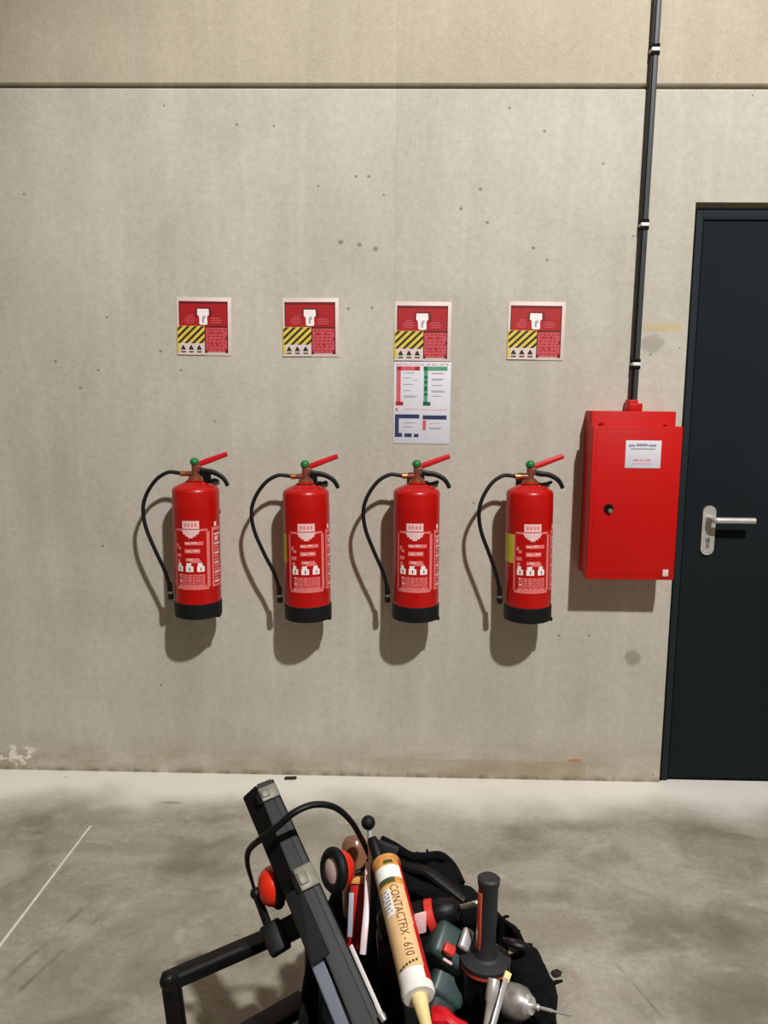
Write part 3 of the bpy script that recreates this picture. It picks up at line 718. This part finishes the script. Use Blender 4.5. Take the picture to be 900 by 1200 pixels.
for tt, s0, s1, ln in ((.025, -.034, .003, .028), (.375, -.034, .004, .042)):
    b = MB(); c = T0+AX*(tt*LT+ln/2)+SV*((s0+s1)/2)+NV*.006
    R = Matrix((SV*.96-NV*.28, (NV*.96+SV*.28), AX)).transposed()
    b.box(c, (s1-s0, .012, ln), .003, R); lt = wpart(wl, 'latch', b, TAPE)
    b = MB(); b.box(c+NV*.008-SV*.006, ((s1-s0)*.45, .006, ln*.55), .002, R); obj('latch_tongue', b.mesh('latch_tongue', TAPE, V(wl.location)), lt)
    b = MB(); b.box(c-SV*.022-AX*(-.004), (.012, .016, ln*.8), .003, R); obj('latch_pivot', b.mesh('latch_pivot', GAP, V(wl.location)), lt)
# stand
b = MB(); b.beam(A, B, .036, .024, V((0, 0, 1)), .005); wpart(wl, 'top_rail', b, BLK)
b = MB(); e = (B-A).normalized(); u = V((0, 0, 1)); c0_ = A+e*.03+V((0, -.014, .010))
b.beam(c0_, A+e*.165+V((0, -.014, .010)), .009, .006, V((0, 0, 1)), .002); wpart(wl, 'rail_groove', b, TGRIP)
b = MB(); b.beam(foot+V((0, 0, .012)), A+e*.012+V((0, 0, .014)), .034, .026, V((0, 1, 0)), .007); wpart(wl, 'post', b, BLK)
b = MB(); b.ball(A+e*.010, .0175); wpart(wl, 'corner_joint', b, BLK)
b = MB(); b.box(foot+V((0, 0, .008)), (.06, .05, .016), .004); wpart(wl, 'foot', b, SKIRT)
f2 = V((B.x+.0, B.y, 0))
b = MB(); b.beam(A+V((.03, 0, -.185)), B+V((.01, 0, -.175)), .05, .024, V((0, 0, 1)), .005); wpart(wl, 'lower_rail', b, BLK)
b = MB(); b.tube([B+V((.02, .02, 0)), B+V((.02, .02, -.17)), V((B.x+.02, B.y+.02, .012))], .014, 12, 3); wpart(wl, 'post', b, BLK)
b = MB(); b.box(V((B.x+.02, B.y+.02, .008)), (.05, .05, .016), .004); wpart(wl, 'foot', b, SKIRT)
b = MB(); b.beam(PD(316, 1082, 1.43), PD(330, 1116, 1.40), .040, .030, NV, .005); b.beam(PD(322, 1098, 1.43), PD(352, 1082, 1.42), .040, .03, NV, .004); wpart(wl, 'pivot_clamp', b, BLK)

# ------------------------------------------------------------ ear defenders astride the light
em = thing('ear_defenders', 'ear defenders with orange-red cups and a thin black band, clipped over the work light', 'ear defenders', PD(360, 1035, 1.47))
pts = [PD(*q) for q in ((301, 1052, 1.46), (296, 1035, 1.46), (290, 1012, 1.44), (292, 996, 1.42), (306, 983, 1.39), (326, 968, 1.375), (345, 952, 1.375), (368, 943, 1.39), (392, 946, 1.41), (411, 962, 1.44), (424, 984, 1.47), (434, 1006, 1.49))]
b = MB(); b.tube(pts, [.0035, .0035, .005, .0072, .0078, .0078, .0078, .0075, .0072, .0062, .006, .005], 12, 6, .8); wpart(em, 'headband', b, BLK)
b = MB(); b.tube([PD(298, 1042, 1.45), PD(308, 1068, 1.45), PD(320, 1100, 1.44)], [.0075, .0085, .0085], 10, 4); b.ball(PD(300, 1047, 1.45), .011); wpart(em, 'cup_arm', b, BLK)
def cup(c, ax, shell, foam_front):
    ax = ax.normalized()                                   # ax: towards the head side of the cup
    b = MB(); b.lathe([(.004, -.030), (.018, -.028), (.028, -.022), (.034, -.013), (.0365, -.003), (.0355, 0)], c, ax, 32); k = wpart(em, 'ear_cup', b, shell, 60)
    b = MB(); b.torus(c+ax*.007, ax, .0315, .0105, 36, 12); obj('cushion', b.mesh('cushion', SKIRT, V(em.location)), k)
    b = MB(); b.lathe([(.029, 0), (.027, .008), (.012, .012)], c+ax*.004, ax, 24); obj('foam_pad', b.mesh('foam_pad', FOAM, V(em.location)), k)
cup(PD(321, 1038, 1.455), RT*.85-FW*-.25, ORNG, False)
cup(PD(395, 1019, 1.475), -RT*.80-FW*.58+UP*.12, ORNG, True)
b = MB(); b.tube([PD(434, 1004, 1.49), PD(426, 1018, 1.49), PD(413, 1024, 1.48)], .0045, 8, 4); wpart(em, 'cup_arm', b, BLK)

# ------------------------------------------------------------ contents of the bag
# caulk cartridge
C0, C1 = PD(452.5, 1013, 1.43), PD(489, 1160, 1.21)
ca = (C1-C0).normalized(); CL = (C1-C0).length
cn = (EYE-(C0+C1)/2).normalized(); cn = (cn-ca*cn.dot(ca)).normalized(); cs = ca.cross(cn)
if cs.dot(RT) < 0: cs = -cs
CR = .0255
tb = thing('sealant_cartridge', 'peach, white and red sealant cartridge lying nozzle down on top of the tool bag', 'cartridge', (C0+C1)/2)
b = MB(); NS, NT = 72, 64
rings = []
for j in range(NT+1):
    t_ = j/NT
    rings.append([b.bm.verts.new(C0+ca*(t_*CL)+(cn*math.cos(i*math.tau/NS)+cs*math.sin(i*math.tau/NS))*CR) for i in range(NS)])
for j in range(NT):
    for i in range(NS):
        th = ((i+.5)/NS*360+180) % 360-180; t_ = (j+.5)/NT
        m = 0
        if t_ < .10: m = 1
        elif t_ < .20: m = 2
        elif t_ < .27: m = 1 if th > -38 and th < 20 else 1
        elif t_ > .90: m = 2
        if .115 < t_ < .20 and False: m = 2
        if .21 < t_ < .255 and -55 < th < 18: m = 4
        if .29 < t_ < .50 and -52 < th < -8: m = 2
        if th > 62-16*t_ and th < 175: m = 3
        if .04 < t_ < .075 and -10 < th < 30: m = 4
        f = b.bm.faces.new((rings[j][i], rings[j][(i+1) % NS], rings[j+1][(i+1) % NS], rings[j+1][i])); f.material_index = m
b.bm.faces.new(rings[0][::-1]).material_index = 1; b.bm.faces.new(rings[-1]).material_index = 2
wpart(tb, 'tube', b, [TAN, TGOLD, TWH, TRD, TOLV])
b = MB(); b.lathe([(CR*1.02, -.002), (CR*1.04, .002), (CR*1.04, .006)], C0, ca, 48); wpart(tb, 'crimp_ring', b, TGOLD)
b = MB(); b.lathe([(CR*1.035, 0), (CR*1.05, .003), (CR*1.05, .011), (CR*.96, .014)], C1-ca*.002, ca, 48); wpart(tb, 'end_rim', b, TWH)
b = MB(); b.lathe([(.0125, .010), (.0125, .024), (.0115, .026), (.0095, .050), (.0045, .130)], C1, ca, 28); wpart(tb, 'nozzle', b, CREAM)
b = MB()
for i in range(7):
    for v0 in (-44, -36, -28, -20):
        if (i*3+v0) % 5 == 0: continue
        v1 = math.radians(v0); b.box(C0+ca*(CL*(.31+.027*i))+(cn*math.cos(v1)+cs*math.sin(v1))*CR, (.0026, .0026, .003), 0)
wpart(tb, 'print_lines', b, PGRY)['kind'] = 'stuff'
me = text_mesh('CONTACTFIX - 610', .021, lambda x, y, wm: (lambda u, v: C0+ca*u+(cn*math.cos(v)+cs*math.sin(v))*(CR*1.012)-V(tb.location))((.27+x/wm*.56)*CL, (y*1.0-.0045)/CR+math.radians(2)))
me.materials.append(TDK); obj('lettering', me, tb)
b = MB()
for i in range(6): 
    u = CL*.897; v0 = math.radians(-40+i*13)
    b.box(C0+ca*(u-i*.0015)+(cn*math.cos(v0)+cs*math.sin(v0))*CR, (.0035, .0035, .003), 0)
wpart(tb, 'print_lines', b, TOLV)['kind'] = 'stuff'

def single_w(nm, lab, cat, parts, org):
    t = thing(nm, lab, cat, org)
    for pn, mb, m in parts: wpart(t, pn, mb, m)
    return t
# drill lying across the bag
D0, D1 = PD(455, 1086, 1.37), PD(560, 1058, 1.36)
da = (D1-D0).normalized()
def dl(prof, t0=0): return MB().lathe(prof, D0+da*t0, da, 32)
chuck = dl([(.0225, .088), (.0235, .091), (.0235, .108), (.021, .112), (.020, .124), (.012, .130), (.009, .134)])
_a, _s, _n = frame_of(da)
dg = single_w('power_drill', 'black cordless drill with a red torque ring and steel bit, lying beside the cartridge', 'drill', [
    ('motor_housing', dl([(.022, -.015), (.029, -.010), (.030, .02), (.0285, .050), (.0285, .070)]), BLK),
    ('white_badge', MB().box(D0+da*.058-FW*.0270+UP*.006, (.022, .036, .006), .002, Matrix((da, UP, FW)).transposed()), PALE),
    ('torque_ring', dl([(.0268, .072), (.0282, .074), (.0270, .085), (.025, .087)]), TRED),
    ('chuck', chuck, BLK), ('drill_bit', dl([(.0048, .132), (.0048, .168), (.001, .174)]), STEEL),
    ('grip', MB().beam(D0+da*.0, D0+da*.0+V((.01, -.02, -.12)), .035, .045, RT, .01), BLK)], D0)
for i in range(10):
    th = i*math.tau/10; dd = _s*math.cos(th)+_n*math.sin(th)
    wpart(dg, 'chuck_rib', MB().beam(D0+da*.094+dd*.0235, D0+da*.107+dd*.0235, .003, .002, dd, .0006), BLK2)
# teal cased tool with red switch
G0 = PD(531, 1130, 1.33)
gR = Matrix((RT*.96+UP*.28, (UP*.8-RT*.2-FW*.5).normalized(), V((0, 0, 1)))).transposed()
ga = (PD(548, 1092, 1.36)-PD(520, 1180, 1.27)).normalized()
def gb(px, py, d, sz, bev, m, nm):
    fwd = (-FW - ga*(-FW).dot(ga)).normalized(); sd = ga.cross(fwd)
    return (nm, MB().box(PD(px, py, d), sz, bev, Matrix((sd, fwd, ga)).transposed(), 4), m)
single_w('jigsaw', 'dark teal power tool with a small red switch, between the drill and the upright grip', 'power tool', [
    gb(527, 1112, 1.335, (.080, .055, .062), .012, TEAL, 'casing'),
    gb(522, 1152, 1.33, (.066, .056, .070), .012, TEAL, 'casing'),
    gb(521, 1165, 1.312, (.050, .03, .085), .012, TGRIP, 'grip'),
    gb(526, 1113, 1.300, (.021, .012, .017), .003, TRED, 'switch'),
    gb(524, 1127, 1.300, (.018, .008, .005), .002, PALE, 'badge'),
    gb(546, 1101, 1.31, (.020, .012, .036), .005, STEEL, 'steel_shoe')], G0)
# upright grip
H0 = PD(569, 1124, 1.30); zz = V((.012, .02, 1)).normalized()
def hl(prof, seg=36): return MB().lathe(prof, H0, zz, seg)
stripe = MB(); _a, _s, _n = frame_of(zz)
for sgn in (0,):
    dd = (-RT*.9-FW*.42); dd = (dd-zz*dd.dot(zz)).normalized()
    stripe.beam(H0+zz*.024+dd*.0145, H0+zz*.125+dd*.0145, .012, .007, dd, .002)
single_w('angle_grinder', 'upright charcoal grinder grip with orange stripe and wide flange, right side of bag', 'power tool', [
    ('grip', hl([(.030, .004), (.020, .010), (.0165, .024), (.0155, .05), (.0165, .09), (.0165, .130), (.0185, .138), (.0190, .146), (.0150, .149)]), TGRIP),
    ('stripe', stripe, TORNG),
    ('flange', hl([(.034, -.006), (.0425, -.003), (.0425, .003), (.030, .007), (.010, .008)]), TGRIP),
    ('orange_ring', hl([(.034, -.011), (.0418, -.010), (.0418, -.005), (.034, -.004)]), TORNG),
    ('housing', hl([(.028, -.13), (.034, -.12), (.037, -.06), (.038, -.012)]), BLK)], H0)
# chrome tools at the bottom
single_w('socket_wrench', 'polished steel socket shaft standing below the upright grip', 'wrench', [
    ('shaft', MB().lathe([(.009, 0), (.010, .003), (.010, .030), (.0075, .034), (.0075, .075), (.0095, .08), (.0095, .12)], PD(579, 1147, 1.24), PD(570, 1215, 1.20)-PD(579, 1147, 1.24), 20), STEEL)], PD(575, 1180, 1.23))
single_w('chisel', 'slim pale steel bar slanting across the socket shaft', 'chisel', [
    ('blade', MB().beam(PD(593, 1146, 1.235), PD(577, 1205, 1.18), .008, .004, -FW, .001), STEEL),
    ('tip', MB().beam(PD(596, 1139, 1.24), PD(592, 1150, 1.233), .011, .005, -FW, .001), CREAM)], PD(585, 1175, 1.20))
K0, K1 = PD(588, 1170, 1.25), PD(628, 1180, 1.21); ka = (K1-K0).normalized()
def kl(prof): return MB().lathe(prof, K0, ka, 32)
single_w('drill_chuck', 'silver keyless drill chuck holding a thin bit, at the lower right edge of the bag', 'drill', [
    ('sleeve', kl([(.020, -.03), (.0255, -.02), (.0265, .006), (.025, .010)]), BLK2),
    ('jaw_housing', kl([(.0245, .010), (.0265, .014), (.0262, .030), (.0235, .042), (.017, .050), (.009, .052)]), SATIN_D),
    ('nose', kl([(.0175, .048), (.013, .056), (.007, .057)]), STEEL),
    ('drill_bit', MB().lathe([(.0048, .055), (.0048, .068), (.0028, .070), (.0028, .092), (.0018, .094), (.0014, .125)], K0, ka, 12), STEEL)], K0)
# red box, ruler strips, bottle, knob lever, red clamp
b = MB(); b.beam(PD(424, 1034, 1.50), PD(418, 1112, 1.46), .042, .028, -FW, .004)
rbx = single_w('red_tin', 'dark red oblong tin with a grey label, upright between ear defenders and cartridge', 'tin', [('body', b, mat('deep_red', srgb(176, 16, 22), .35)),
    ('paper_label', MB().beam(PD(412, 1046, 1.468), PD(410, 1098, 1.435), .009, .002, -FW, .0004), PGRY), ('lid', MB().beam(PD(424.5, 1027, 1.50), PD(424, 1036, 1.495), .044, .030, -FW, .003), TGOLD)], PD(420, 1070, 1.48))
b = MB(); b.tube([PD(432, 1010, 1.47), PD(431, 1022, 1.46), PD(430, 1060, 1.42), PD(427, 1095, 1.39), PD(425, 1118, 1.38)], [.0065, .0055, .0060, .0062, .0058], 10, 5, .6)
single_w('folding_rule', 'pinkish white narrow stick with a dark back edge, left of the cartridge', 'ruler', [('blade', b, PRULE),
    ('back_edge', MB().tube([PD(438, 1022, 1.475), PD(437, 1060, 1.435), PD(434, 1098, 1.41), PD(430, 1120, 1.395)], .007, 8, 4), mat('navy_plastic', srgb(26, 34, 48), .5))], PD(430, 1065, 1.44))
b = MB(); b.beam(PD(411, 1108, 1.37), PD(449, 1194, 1.255), .0075, .003, -FW, .001)
single_w('steel_rule', 'thin bright steel strip lying along the right edge of the work light', 'ruler', [('strip', b, LWHITE), ('rolled_end', MB().cyl(PD(446, 1188, 1.258), PD(451, 1197, 1.25), .0062, None, 12, .001), STEEL)], PD(430, 1150, 1.31))
b = MB(); b.lathe([(.010, 0), (.020, .003), (.0275, .014), (.029, .03), (.029, .15)], PD(416, 980, 1.58), V((.05, -.25, -1)), 32)
single_w('amber_bottle', 'amber brown translucent bottle with a rounded top, behind the ear defenders', 'bottle', [('body', b, AMBER)], PD(416, 1010, 1.58))
b = MB(); b.cyl(PD(433, 971, 1.47), PD(436, 1010, 1.45), .0052, .0065, 14)
single_w('lever_rod', 'chrome lever with a round black ball knob rising at the back of the bag', 'lever', [('ball_knob', MB().ball(PD(431.5, 964, 1.47), .0135), SKIRT),
    ('rod', b, STEEL), ('socket', MB().lathe([(.008, 0), (.011, .01), (.012, .05), (.009, .09)], PD(436, 982, 1.46), PD(446, 1012, 1.43)-PD(436, 982, 1.46), 16), BLK),
    ('bracket', MB().beam(PD(440, 990, 1.47), PD(466, 1000, 1.46), .022, .012, -FW, .003), TGRIP)], PD(433, 990, 1.46))
b = MB(); b.tube([PD(508, 1186, 1.24), PD(520, 1190, 1.23), PD(530, 1199, 1.22), PD(545, 1206, 1.22)], [.010, .012, .011, .010], 10, 3); b.box(PD(513, 1200, 1.22), (.022, .02, .03), .004)
single_w('spring_clamp', 'bright red plastic clamp at the bottom of the bag beside the nozzle', 'clamp', [('jaw', b, LEVER)], PD(520, 1195, 1.23))
